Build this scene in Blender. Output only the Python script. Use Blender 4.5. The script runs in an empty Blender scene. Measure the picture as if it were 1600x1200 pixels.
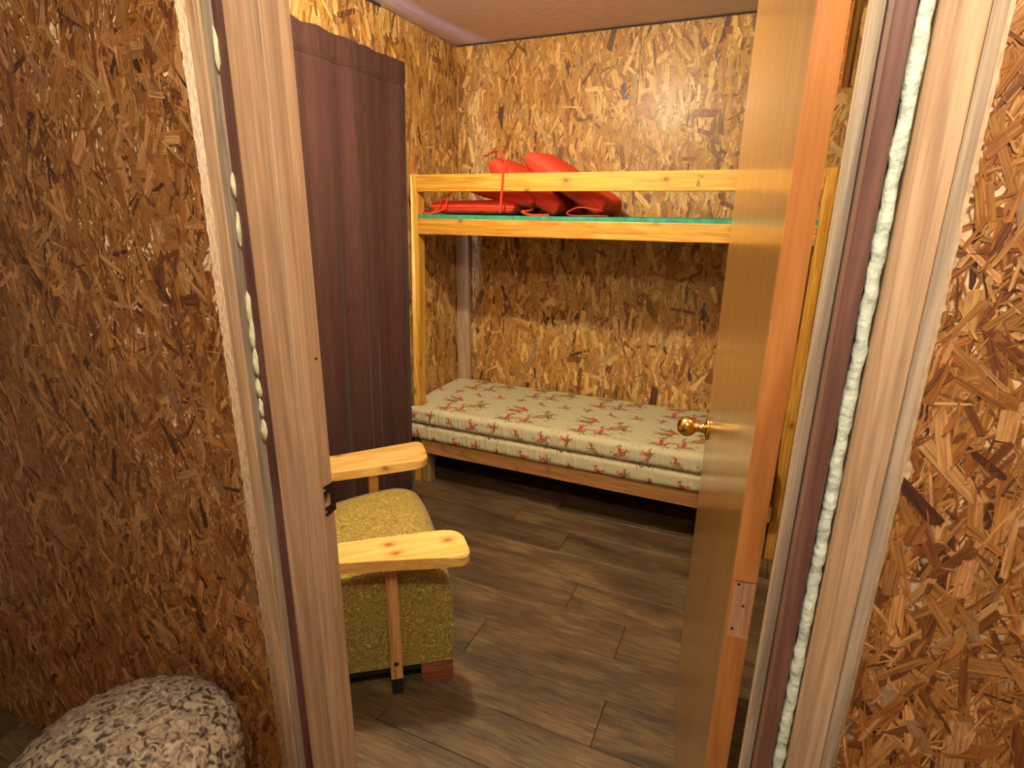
import bpy, bmesh, math, random
import numpy as np
from mathutils import Matrix, Vector

random.seed(7)
scene = bpy.context.scene
COL = scene.collection

# ------------------------------------------------------------------ camera
R = np.array([[0.91465072, 0.12848665, -0.3832822],
              [0.40406014, -0.26190733, 0.87643594],
              [0.0122259, -0.95650182, -0.29147006]])
cam_d = bpy.data.cameras.new('camera')
cam = bpy.data.objects.new('camera', cam_d)
COL.objects.link(cam)
right, down, fwd = R[:, 0], R[:, 1], R[:, 2]
M = Matrix.Identity(4)
for i in range(3):
    M[i][0] = right[i]; M[i][1] = -down[i]; M[i][2] = -fwd[i]
M[0][3], M[1][3], M[2][3] = 0.0, 0.0, 1.53
cam.matrix_world = M
cam_d.sensor_width = 36.0
cam_d.lens = 880.0 / 1600.0 * 36.0
cam_d.clip_start = 0.02
scene.camera = cam

# ------------------------------------------------------------------ world, exposure
w = bpy.data.worlds.new('world'); scene.world = w
w.use_nodes = True
w.node_tree.nodes['Background'].inputs[0].default_value = (1.0, 0.93, 0.85, 1)
w.node_tree.nodes['Background'].inputs[1].default_value = 0.05
vs = scene.view_settings
vs.view_transform = 'Standard'; vs.look = 'None'; vs.gamma = 1.0; vs.use_curve_mapping = False
vs.exposure = 0.22

ROOM_LAMP = (-0.85, 1.45, 2.33); ROOM_W = 84.0; ROOM_C = (1.0, 0.845, 0.55)
HALL_LAMP = (0.02, 0.05, 2.33); HALL_W = 46.0; HALL_C = (1.0, 0.90, 0.72)

def point_light(name, loc, watts, col, radius, parent):
    ld = bpy.data.lights.new(name, 'POINT'); ld.energy = watts; ld.color = col
    ld.shadow_soft_size = radius
    o = bpy.data.objects.new(name, ld); COL.objects.link(o)
    o.parent = parent
    o.location = Vector(loc) - parent.location
    return o

# ------------------------------------------------------------------ helpers
def tag(o, label=None, cat=None, group=None, kind=None):
    if label: o['label'] = label
    if cat: o['category'] = cat
    if group: o['group'] = group
    if kind: o['kind'] = kind
    return o

def empty(name, loc, rotz=0.0):
    o = bpy.data.objects.new(name, None); COL.objects.link(o)
    o.location = loc; o.rotation_euler = (0, 0, rotz)
    o.empty_display_size = 0.1
    return o

def wpos(o):
    p = Vector(o.location)
    while o.parent:
        o = o.parent; p = p + Vector(o.location)
    return p

def link(name, me, mat, parent=None, loc=(0, 0, 0), rot=None, smooth=False):
    o = bpy.data.objects.new(name, me); COL.objects.link(o)
    if mat is not None and not me.materials: me.materials.append(mat)
    o.parent = parent; o.location = loc
    if rot: o.rotation_euler = rot
    if smooth:
        for p in me.polygons: p.use_smooth = True
    return o

def mesh_from(name, verts, faces):
    me = bpy.data.meshes.new(name)
    me.from_pydata([tuple(v) for v in verts], [], faces); me.update()
    return me

def bm_box(bm, x0, x1, y0, y1, z0, z1, bev=0.0, seg=2):
    vs_ = [bm.verts.new(p) for p in ((x0,y0,z0),(x1,y0,z0),(x1,y1,z0),(x0,y1,z0),(x0,y0,z1),(x1,y0,z1),(x1,y1,z1),(x0,y1,z1))]
    fs = [bm.faces.new([vs_[i] for i in f]) for f in ((3,2,1,0),(4,5,6,7),(0,1,5,4),(1,2,6,5),(2,3,7,6),(3,0,4,7))]
    if bev > 0:
        es = {e for f in fs for e in f.edges}
        bmesh.ops.bevel(bm, geom=list(es), offset=bev, segments=seg, affect='EDGES', profile=0.5)

def bm_mesh(name, bm):
    me = bpy.data.meshes.new(name); bm.normal_update(); bm.to_mesh(me); bm.free()
    return me

def box(name, x0, x1, y0, y1, z0, z1, mat, parent=None, bev=0.002, world=True, shear_x=0.0):
    """box given in world coordinates; its origin sits at its base centre (or it is a child of parent)"""
    if parent is None:
        ox, oy, oz = (x0+x1)/2, (y0+y1)/2, z0; loc = (ox, oy, oz)
    else:
        p = wpos(parent) if world else Vector((0, 0, 0))
        ox, oy, oz = (x0+x1)/2, (y0+y1)/2, (z0+z1)/2
        loc = (ox-p.x, oy-p.y, oz-p.z)
    bm = bmesh.new(); bm_box(bm, x0-ox, x1-ox, y0-oy, y1-oy, z0-oz, z1-oz, bev, 1 if bev < 0.003 else 2)
    if shear_x:
        for v in bm.verts: v.co.x += shear_x * v.co.z
    return link(name, bm_mesh(name, bm), mat, parent, loc)

def bm_tube(bm, pts, rad, seg=8, cap=True, flat=1.0):
    pts = [Vector(p) for p in pts]; n = len(pts); rings = []
    prev = None
    for i, p in enumerate(pts):
        t = (pts[min(i+1, n-1)] - pts[max(i-1, 0)]).normalized()
        if prev is None:
            a = Vector((0, 0, 1)) if abs(t.z) < 0.9 else Vector((1, 0, 0))
            u = t.cross(a).normalized()
        else:
            u = (prev - t * prev.dot(t)).normalized()
        prev = u; v = t.cross(u)
        r = rad[i] if isinstance(rad, (list, tuple)) else rad
        rings.append([bm.verts.new(p + u*r*math.cos(2*math.pi*k/seg) + v*r*flat*math.sin(2*math.pi*k/seg)) for k in range(seg)])
    for a, b in zip(rings[:-1], rings[1:]):
        for k in range(seg): bm.faces.new((a[k], a[(k+1) % seg], b[(k+1) % seg], b[k]))
    if cap:
        bm.faces.new(rings[0][::-1]); bm.faces.new(rings[-1])

def lathe_mesh(name, prof, seg=32, axis='Z', wob=None):
    bm = bmesh.new(); rings = []
    for j, (r, z) in enumerate(prof):
        ring = []
        for k in range(seg):
            th = 2*math.pi*k/seg; rr = r + (wob(th, j) if wob else 0)
            p = (rr*math.cos(th), rr*math.sin(th), z)
            if axis == 'Y': p = (p[0], p[2], -p[1])
            ring.append(bm.verts.new(p))
        rings.append(ring)
    for a, b in zip(rings[:-1], rings[1:]):
        for k in range(seg): bm.faces.new((a[k], a[(k+1) % seg], b[(k+1) % seg], b[k]))
    bm.faces.new(rings[0][::-1]); bm.faces.new(rings[-1])
    return bm_mesh(name, bm)

def recess_box(name, a0, a1, b0, b1, c0, c1, ra, rb, depth, M3):
    """box over (a,b,c) whose c1 face has a rectangular recess ra x rb of the given depth; M3 maps (a,b,c) to local xyz"""
    A = [a0, ra[0], ra[1], a1]; B = [b0, rb[0], rb[1], b1]
    V = []; F = []; idx = {}
    def v(a, b, c):
        k = (round(a, 6), round(b, 6), round(c, 6))
        if k not in idx: idx[k] = len(V); V.append(M3(a, b, c))
        return idx[k]
    for i in range(3):
        for j in range(3):
            c = c1 - depth if (i == 1 and j == 1) else c1
            F.append((v(A[i],B[j],c), v(A[i+1],B[j],c), v(A[i+1],B[j+1],c), v(A[i],B[j+1],c)))
    cd = c1 - depth
    x0, x1 = ra; y0, y1 = rb
    F += [(v(x0,y0,c1),v(x1,y0,c1),v(x1,y0,cd),v(x0,y0,cd)), (v(x1,y0,c1),v(x1,y1,c1),v(x1,y1,cd),v(x1,y0,cd)),
          (v(x1,y1,c1),v(x0,y1,c1),v(x0,y1,cd),v(x1,y1,cd)), (v(x0,y1,c1),v(x0,y0,c1),v(x0,y0,cd),v(x0,y1,cd))]
    bot = [v(a0,b0,c0), v(a1,b0,c0), v(a1,b1,c0), v(a0,b1,c0)]
    F.append(tuple(bot[::-1]))
    F.append((bot[0], bot[1]) + tuple(v(a, b0, c1) for a in A[::-1]))
    F.append((bot[1], bot[2]) + tuple(v(a1, b, c1) for b in B[::-1]))
    F.append((bot[2], bot[3]) + tuple(v(a, b1, c1) for a in A))
    F.append((bot[3], bot[0]) + tuple(v(a0, b, c1) for b in B))
    me = mesh_from(name, V, F)
    bm = bmesh.new(); bm.from_mesh(me); bmesh.ops.recalc_face_normals(bm, faces=bm.faces[:]); bm.to_mesh(me); bm.free()
    return me

# ------------------------------------------------------------------ materials
def new_mat(name):
    m = bpy.data.materials.new(name); m.use_nodes = True
    nt = m.node_tree; b = nt.nodes['Principled BSDF']
    return m, nt, b

def nd(nt, typ, **kw):
    n = nt.nodes.new(typ)
    for k, v in kw.items():
        if k == 'inp':
            for kk, vv in v.items(): n.inputs[kk].default_value = vv
        else: setattr(n, k, v)
    return n

def ramp(nt, stops, interp='LINEAR'):
    r = nt.nodes.new('ShaderNodeValToRGB'); cr = r.color_ramp; cr.interpolation = interp
    while len(cr.elements) < len(stops): cr.elements.new(0.5)
    for e, (p, c) in zip(cr.elements, stops):
        e.position = p; e.color = (*c, 1) if len(c) == 3 else c
    return r

def mixc(nt, blend, fac, a, b):
    m = nt.nodes.new('ShaderNodeMix'); m.data_type = 'RGBA'; m.blend_type = blend
    for sock, val in ((m.inputs[0], fac), (m.inputs[6], a), (m.inputs[7], b)):
        if hasattr(val, 'is_linked') or isinstance(val, bpy.types.NodeSocket): nt.links.new(val, sock)
        elif isinstance(val, (int, float)): sock.default_value = val
        else: sock.default_value = (*val, 1)
    return m.outputs[2]

def plain(name, col, rough=0.5, metal=0.0, bump=None, coat=0.0, noise=0.0, nscale=40.0, emit=None):
    m, nt, b = new_mat(name)
    b.inputs['Base Color'].default_value = (*col, 1); b.inputs['Roughness'].default_value = rough
    b.inputs['Metallic'].default_value = metal
    b.inputs['Coat Weight'].default_value = coat; b.inputs['Coat Roughness'].default_value = 0.15
    tc = nd(nt, 'ShaderNodeTexCoord')
    n = nd(nt, 'ShaderNodeTexNoise', inp={'Scale': nscale, 'Detail': 5.0}); nt.links.new(tc.outputs['Object'], n.inputs['Vector'])
    if noise:
        r = ramp(nt, [(0.3, tuple(c*(1-noise) for c in col)), (0.7, tuple(min(1, c*(1+noise)) for c in col))])
        nt.links.new(n.outputs['Fac'], r.inputs[0]); nt.links.new(r.outputs[0], b.inputs['Base Color'])
    if bump:
        bp = nd(nt, 'ShaderNodeBump', inp={'Strength': bump[0], 'Distance': bump[1]})
        nt.links.new(n.outputs['Fac'], bp.inputs['Height']); nt.links.new(bp.outputs[0], b.inputs['Normal'])
    if emit:
        b.inputs['Emission Color'].default_value = (*emit[0], 1); b.inputs['Emission Strength'].default_value = emit[1]
    return m

def wood(name, axis, light, dark, across=16.0, along=1.1, fine=160.0, rough=0.35, coat=0.4, knots=0.0, knotcol=(0.22, 0.09, 0.02), contrast=(0.35, 0.68), fine_amt=0.35, bump=0.15, coat_rough=0.12, randcol=0.0, patch=0.0, ring=0.13, knot_keep=0.45, stretch=30.0):
    m, nt, b = new_mat(name)
    L = nt.links
    tc = nd(nt, 'ShaderNodeTexCoord'); oi = nd(nt, 'ShaderNodeObjectInfo')
    vm = nd(nt, 'ShaderNodeVectorMath', operation='SCALE'); vm.inputs[0].default_value = (7.3, 11.1, 5.7); L.new(oi.outputs['Random'], vm.inputs[3])
    va = nd(nt, 'ShaderNodeVectorMath', operation='ADD'); L.new(tc.outputs['Object'], va.inputs[0]); L.new(vm.outputs[0], va.inputs[1])
    def sc(al, ac):
        s = [ac, ac, ac]; s['XYZ'.index(axis)] = al
        n = nd(nt, 'ShaderNodeMapping'); n.inputs['Scale'].default_value = s; L.new(va.outputs[0], n.inputs['Vector']); return n.outputs[0]
    n1 = nd(nt, 'ShaderNodeTexNoise', inp={'Scale': 1.0, 'Detail': 4.0, 'Distortion': 1.2}); L.new(sc(along, across), n1.inputs['Vector'])
    # growth lines: sine of the warped field
    mm = nd(nt, 'ShaderNodeMath', operation='MULTIPLY'); mm.inputs[1].default_value = 38.0; L.new(n1.outputs['Fac'], mm.inputs[0])
    sn = nd(nt, 'ShaderNodeMath', operation='SINE'); L.new(mm.outputs[0], sn.inputs[0])
    ma = nd(nt, 'ShaderNodeMath', operation='MULTIPLY_ADD'); ma.inputs[1].default_value = ring; L.new(sn.outputs[0], ma.inputs[0]); L.new(n1.outputs['Fac'], ma.inputs[2])
    rp = ramp(nt, [(contrast[0], dark), (contrast[1], light)]); L.new(ma.outputs[0], rp.inputs[0])
    n2 = nd(nt, 'ShaderNodeTexNoise', inp={'Scale': 1.0, 'Detail': 3.0}); L.new(sc(fine/stretch, fine), n2.inputs['Vector'])
    r2 = ramp(nt, [(0.3, (1-fine_amt,)*3), (0.6, (1, 1, 1))]); L.new(n2.outputs['Fac'], r2.inputs[0])
    col = mixc(nt, 'MULTIPLY', 1.0, rp.outputs[0], r2.outputs[0])
    if patch:
        n3 = nd(nt, 'ShaderNodeTexNoise', inp={'Scale': 1.0, 'Detail': 4.0, 'Roughness': 0.65}); L.new(sc(2.2, 7.0), n3.inputs['Vector'])
        r3 = ramp(nt, [(0.35, (1-patch,)*3), (0.6, (1+patch*0.35,)*3)]); L.new(n3.outputs['Fac'], r3.inputs[0])
        col = mixc(nt, 'MULTIPLY', 1.0, col, r3.outputs[0])
    if randcol:
        r4 = ramp(nt, [(0.0, (1-randcol,)*3), (1.0, (1+randcol,)*3)]); L.new(oi.outputs['Random'], r4.inputs[0])
        col = mixc(nt, 'MULTIPLY', 1.0, col, r4.outputs[0])
    if knots:
        sx_ = nd(nt, 'ShaderNodeSeparateXYZ'); L.new(va.outputs[0], sx_.inputs[0])
        oth = [a_ for a_ in 'XYZ' if a_ != axis]
        sm_ = nd(nt, 'ShaderNodeMath', operation='ADD'); L.new(sx_.outputs[oth[0]], sm_.inputs[0]); L.new(sx_.outputs[oth[1]], sm_.inputs[1])
        al_ = nd(nt, 'ShaderNodeMath', operation='MULTIPLY'); al_.inputs[1].default_value = knots; L.new(sx_.outputs[axis], al_.inputs[0])
        ac_ = nd(nt, 'ShaderNodeMath', operation='MULTIPLY'); ac_.inputs[1].default_value = knots*1.5; L.new(sm_.outputs[0], ac_.inputs[0])
        cx_ = nd(nt, 'ShaderNodeCombineXYZ'); L.new(al_.outputs[0], cx_.inputs[0]); L.new(ac_.outputs[0], cx_.inputs[1])
        vo = nd(nt, 'ShaderNodeTexVoronoi', voronoi_dimensions='2D', inp={'Scale': 1.0, 'Randomness': 0.9}); L.new(cx_.outputs[0], vo.inputs['Vector'])
        nk = nd(nt, 'ShaderNodeTexNoise', inp={'Scale': 1.0}); L.new(sc(60, 90), nk.inputs['Vector'])
        ad = nd(nt, 'ShaderNodeMath', operation='MULTIPLY_ADD'); ad.inputs[1].default_value = 0.07; L.new(nk.outputs['Fac'], ad.inputs[0]); L.new(vo.outputs['Distance'], ad.inputs[2])
        rk0 = ramp(nt, [(0.06, (1, 1, 1)), (0.10, (0.7,)*3), (0.13, (0.35,)*3), (0.24, (0.0,)*3)]); L.new(ad.outputs[0], rk0.inputs[0])
        sc_ = nd(nt, 'ShaderNodeSeparateColor'); L.new(vo.outputs['Color'], sc_.inputs[0])
        gt_ = nd(nt, 'ShaderNodeMath', operation='LESS_THAN'); gt_.inputs[1].default_value = knot_keep; L.new(sc_.outputs[0], gt_.inputs[0])
        rk = nd(nt, 'ShaderNodeMath', operation='MULTIPLY'); L.new(rk0.outputs[0], rk.inputs[0]); L.new(gt_.outputs[0], rk.inputs[1])
        col = mixc(nt, 'MIX', rk.outputs[0], col, knotcol)
    L.new(col, b.inputs['Base Color'])
    b.inputs['Roughness'].default_value = rough; b.inputs['Coat Weight'].default_value = coat; b.inputs['Coat Roughness'].default_value = coat_rough
    bp = nd(nt, 'ShaderNodeBump', inp={'Strength': bump, 'Distance': 0.001}); L.new(n2.outputs['Fac'], bp.inputs['Height']); L.new(bp.outputs[0], b.inputs['Normal'])
    return m

PINE = ((0.78, 0.43, 0.072), (0.58, 0.27, 0.028))
M_pine_x = wood('pine_board_x', 'X', *PINE, knots=6.5, coat=0.25, rough=0.42)
M_pine_z = wood('pine_board_z', 'Z', *PINE, knots=6.0, coat=0.25, rough=0.42)
M_pine_dull = wood('pine_dull_x', 'X', (0.50, 0.27, 0.085), (0.36, 0.17, 0.05), knots=6.5, coat=0.1, rough=0.5)
M_arm = wood('arm_pine', 'X', (0.86, 0.58, 0.19), (0.74, 0.43, 0.10), across=11, knots=5.0, knot_keep=0.3, coat=0.35, rough=0.35, knotcol=(0.36, 0.13, 0.02), fine_amt=0.18)
M_arm_z = wood('arm_post_pine', 'Z', (0.72, 0.42, 0.15), (0.50, 0.24, 0.07), across=18, knots=0, coat=0.3, rough=0.35)
M_foot = wood('red_foot_wood', 'X', (0.40, 0.13, 0.05), (0.20, 0.05, 0.02), across=26, coat=0.35, rough=0.35)
M_grey_z = wood('weathered_stud', 'Z', (0.52, 0.41, 0.28), (0.38, 0.28, 0.18), across=24, coat=0.0, rough=0.75, fine_amt=0.4, bump=0.3)
M_tan_z = wood('tan_stud', 'Z', (0.68, 0.46, 0.26), (0.54, 0.33, 0.17), across=20, coat=0.0, rough=0.7)
M_rough_z = wood('rough_leg', 'Z', (0.40, 0.26, 0.11), (0.20, 0.12, 0.05), across=60, coat=0.0, rough=0.8, bump=0.6, fine=240)
M_post_grey = wood('pale_back_post', 'Z', (0.50, 0.37, 0.22), (0.40, 0.27, 0.14), across=18, coat=0.0, rough=0.7)
M_jamb = wood('jamb_stained', 'Z', (0.60, 0.415, 0.25), (0.47, 0.30, 0.17), across=20, along=0.7, coat=0.12, rough=0.5, fine_amt=0.22, patch=0.12)
M_jamb_dark = wood('jamb_dark', 'Z', (0.20, 0.085, 0.06), (0.13, 0.05, 0.035), across=20, coat=0.1, rough=0.55)
M_jamb_r = wood('hinge_jamb_stained', 'Z', (0.21, 0.095, 0.065), (0.15, 0.062, 0.042), across=20, coat=0.15, rough=0.5)
M_door = wood('door_veneer', 'Z', (0.36, 0.195, 0.050), (0.28, 0.135, 0.028), across=26, along=0.35, fine=260, coat=0.75, rough=0.32, coat_rough=0.16, fine_amt=0.22, bump=0.08)
M_lip = wood('door_edge', 'Z', (0.60, 0.24, 0.06), (0.48, 0.165, 0.035), across=14, along=0.8, coat=0.5, rough=0.35, fine_amt=0.15, patch=0.15)
M_bare = wood('bare_mortise', 'Z', (0.62, 0.36, 0.18), (0.52, 0.27, 0.12), across=30, coat=0.1, rough=0.6)
M_floor = wood('floor_plank', 'X', (0.172, 0.110, 0.047), (0.088, 0.053, 0.023), across=13, along=1.9, fine=170, stretch=14.0, ring=0.06, coat=0.06, rough=0.5, fine_amt=0.62, bump=0.25, randcol=0.17, patch=0.48, knots=2.6, knot_keep=0.35, knotcol=(0.06, 0.035, 0.02), contrast=(0.34, 0.66))
M_sub = plain('subfloor', (0.05, 0.035, 0.02), 0.9, noise=0.2)
M_black = plain('black_rubber', (0.012, 0.011, 0.010), 0.7, noise=0.2)
M_ceil = plain('ceiling_board', (0.70, 0.595, 0.64), 0.55, bump=(0.35, 0.004), noise=0.05, nscale=26)
M_gap = plain('dark_gap_strip', (0.03, 0.022, 0.018), 0.8, noise=0.2)
M_green = plain('green_deck', (0.02, 0.30, 0.20), 0.55, noise=0.3, nscale=30)
M_brass = plain('brass', (0.80, 0.55, 0.18), 0.17, metal=1.0, noise=0.05)
M_strike = plain('bronze_plate', (0.045, 0.024, 0.020), 0.42, metal=0.6, noise=0.2)
M_steel = plain('steel', (0.55, 0.53, 0.5), 0.3, metal=1.0, noise=0.1)
M_dkbolt = plain('dark_bolt', (0.10, 0.095, 0.09), 0.35, metal=0.9, noise=0.15)
M_red = plain('red_cloth', (0.78, 0.050, 0.018), 0.75, noise=0.08, nscale=120, bump=(0.2, 0.001))
M_foam = plain('spray_foam', (0.75, 0.72, 0.42), 0.7, noise=0.15, nscale=60, bump=(0.6, 0.01))
M_foam_g = plain('pale_green_foam', (0.74, 0.82, 0.64), 0.7, noise=0.15, nscale=50, bump=(0.6, 0.01))
M_white = plain('white_paint', (0.8, 0.78, 0.74), 0.45, noise=0.04)
M_pane = plain('daylit_pane', (0.5, 0.6, 0.8), 0.2, emit=((0.50, 0.66, 1.0), 34.0))
M_lampglass = plain('lamp_bulb_glass', (0.9, 0.88, 0.8), 0.3, noise=0.02)
M_core = plain('wall_core', (0.30, 0.19, 0.10), 0.85, noise=0.2)
M_ink = plain('stamp_ink', (0.10, 0.055, 0.03), 0.8, noise=0.1)
M_hallwall = plain('hall_plaster', (0.55, 0.47, 0.38), 0.8, noise=0.05)

def osb_material():
    m, nt, b = new_mat('osb_strands'); L = nt.links
    at = nd(nt, 'ShaderNodeAttribute', attribute_name='fcol'); ag = nd(nt, 'ShaderNodeAttribute', attribute_name='grain')
    mp = nd(nt, 'ShaderNodeMapping'); mp.inputs['Scale'].default_value = (22, 420, 60); L.new(ag.outputs['Vector'], mp.inputs['Vector'])
    n = nd(nt, 'ShaderNodeTexNoise', inp={'Scale': 1.0, 'Detail': 3.0}); L.new(mp.outputs[0], n.inputs['Vector'])
    r = ramp(nt, [(0.30, (0.50, 0.44, 0.38)), (0.60, (1.10, 1.08, 1.04))]); L.new(n.outputs['Fac'], r.inputs[0])
    c = mixc(nt, 'MULTIPLY', 1.0, at.outputs['Color'], r.outputs[0])
    L.new(c, b.inputs['Base Color'])
    b.inputs['Roughness'].default_value = 0.5; b.inputs['Coat Weight'].default_value = 0.22; b.inputs['Coat Roughness'].default_value = 0.27
    bp = nd(nt, 'ShaderNodeBump', inp={'Strength': 0.5, 'Distance': 0.0012}); L.new(n.outputs['Fac'], bp.inputs['Height'])
    tc = nd(nt, 'ShaderNodeTexCoord'); n2 = nd(nt, 'ShaderNodeTexNoise', inp={'Scale': 55.0, 'Detail': 2.0}); L.new(tc.outputs['Object'], n2.inputs['Vector'])
    b2 = nd(nt, 'ShaderNodeBump', inp={'Strength': 0.4, 'Distance': 0.004}); L.new(n2.outputs['Fac'], b2.inputs['Height']); L.new(bp.outputs[0], b2.inputs['Normal'])
    L.new(b2.outputs[0], b.inputs['Normal'])
    return m
M_osb = osb_material()

def brocade():
    m, nt, b = new_mat('mustard_brocade'); L = nt.links
    tc = nd(nt, 'ShaderNodeTexCoord')
    n = nd(nt, 'ShaderNodeTexNoise', inp={'Scale': 26.0, 'Detail': 1.0, 'Distortion': 1.6}); L.new(tc.outputs['Object'], n.inputs['Vector'])
    mm = nd(nt, 'ShaderNodeMath', operation='MULTIPLY'); mm.inputs[1].default_value = 46.0; L.new(n.outputs['Fac'], mm.inputs[0])
    s = nd(nt, 'ShaderNodeMath', operation='SINE'); L.new(mm.outputs[0], s.inputs[0])
    n2 = nd(nt, 'ShaderNodeTexNoise', inp={'Scale': 90.0, 'Detail': 2.0}); L.new(tc.outputs['Object'], n2.inputs['Vector'])
    ml = nd(nt, 'ShaderNodeMath', operation='MULTIPLY'); L.new(s.outputs[0], ml.inputs[0]); L.new(n2.outputs['Fac'], ml.inputs[1])
    r = ramp(nt, [(0.0, (0.25, 0.175, 0.022)), (0.22, (0.36, 0.265, 0.036)), (0.42, (0.47, 0.36, 0.075)), (0.6, (0.68, 0.55, 0.18))]); L.new(ml.outputs[0], r.inputs[0])
    L.new(r.outputs[0], b.inputs['Base Color']); b.inputs['Roughness'].default_value = 0.42
    b.inputs['Sheen Weight'].default_value = 0.15
    bp = nd(nt, 'ShaderNodeBump', inp={'Strength': 0.5, 'Distance': 0.002}); L.new(ml.outputs[0], bp.inputs['Height']); L.new(bp.outputs[0], b.inputs['Normal'])
    return m
M_broc = brocade()
M_pipe = plain('mustard_piping', (0.42, 0.31, 0.07), 0.5, noise=0.1)

def curtain_mat():
    m, nt, b = new_mat('brown_curtain_cloth'); L = nt.links
    tc = nd(nt, 'ShaderNodeTexCoord'); mp = nd(nt, 'ShaderNodeMapping'); mp.inputs['Scale'].default_value = (300, 300, 3); L.new(tc.outputs['Object'], mp.inputs['Vector'])
    n = nd(nt, 'ShaderNodeTexNoise', inp={'Scale': 1.0, 'Detail': 2.0}); L.new(mp.outputs[0], n.inputs['Vector'])
    r = ramp(nt, [(0.3, (0.044, 0.018, 0.015)), (0.7, (0.076, 0.033, 0.028))]); L.new(n.outputs['Fac'], r.inputs[0]); L.new(r.outputs[0], b.inputs['Base Color'])
    b.inputs['Roughness'].default_value = 0.85; b.inputs['Specular IOR Level'].default_value = 0.2; b.inputs['Sheen Weight'].default_value = 0.04; b.inputs['Sheen Roughness'].default_value = 0.4
    bp = nd(nt, 'ShaderNodeBump', inp={'Strength': 0.35, 'Distance': 0.001}); L.new(n.outputs['Fac'], bp.inputs['Height']); L.new(bp.outputs[0], b.inputs['Normal'])
    return m
M_curtain = curtain_mat()

def sheet_mat():
    m, nt, b = new_mat('printed_sheet'); L = nt.links
    at = nd(nt, 'ShaderNodeAttribute', attribute_name='print'); L.new(at.outputs['Color'], b.inputs['Base Color'])
    b.inputs['Roughness'].default_value = 0.8
    tc = nd(nt, 'ShaderNodeTexCoord'); n = nd(nt, 'ShaderNodeTexNoise', inp={'Scale': 18.0, 'Detail': 4.0, 'Distortion': 0.6}); L.new(tc.outputs['Object'], n.inputs['Vector'])
    bp = nd(nt, 'ShaderNodeBump', inp={'Strength': 0.35, 'Distance': 0.01}); L.new(n.outputs['Fac'], bp.inputs['Height']); L.new(bp.outputs[0], b.inputs['Normal'])
    return m
M_sheet = sheet_mat()

def wicker_mat():
    m, nt, b = new_mat('wicker'); L = nt.links
    tc = nd(nt, 'ShaderNodeTexCoord'); n = nd(nt, 'ShaderNodeTexNoise', inp={'Scale': 60.0, 'Detail': 3.0, 'Distortion': 1.5}); L.new(tc.outputs['Object'], n.inputs['Vector'])
    r = ramp(nt, [(0.36, (0.035, 0.025, 0.018)), (0.48, (0.28, 0.21, 0.13)), (0.7, (0.55, 0.45, 0.30))]); L.new(n.outputs['Fac'], r.inputs[0]); L.new(r.outputs[0], b.inputs['Base Color'])
    b.inputs['Roughness'].default_value = 0.75
    return m
M_wicker = wicker_mat()

# ------------------------------------------------------------------ OSB boards: every strand is its own flat chip
PAL = np.array([[0.51, 0.285, 0.070], [0.72, 0.47, 0.175], [0.41, 0.195, 0.040], [0.235, 0.098, 0.024], [0.10, 0.042, 0.017], [0.40, 0.28, 0.14]])
PALW = np.array([0.39, 0.19, 0.25, 0.12, 0.025, 0.025]); PALW = PALW/PALW.sum()
PALD = PAL * np.array([0.84, 0.66, 0.62])

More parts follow.
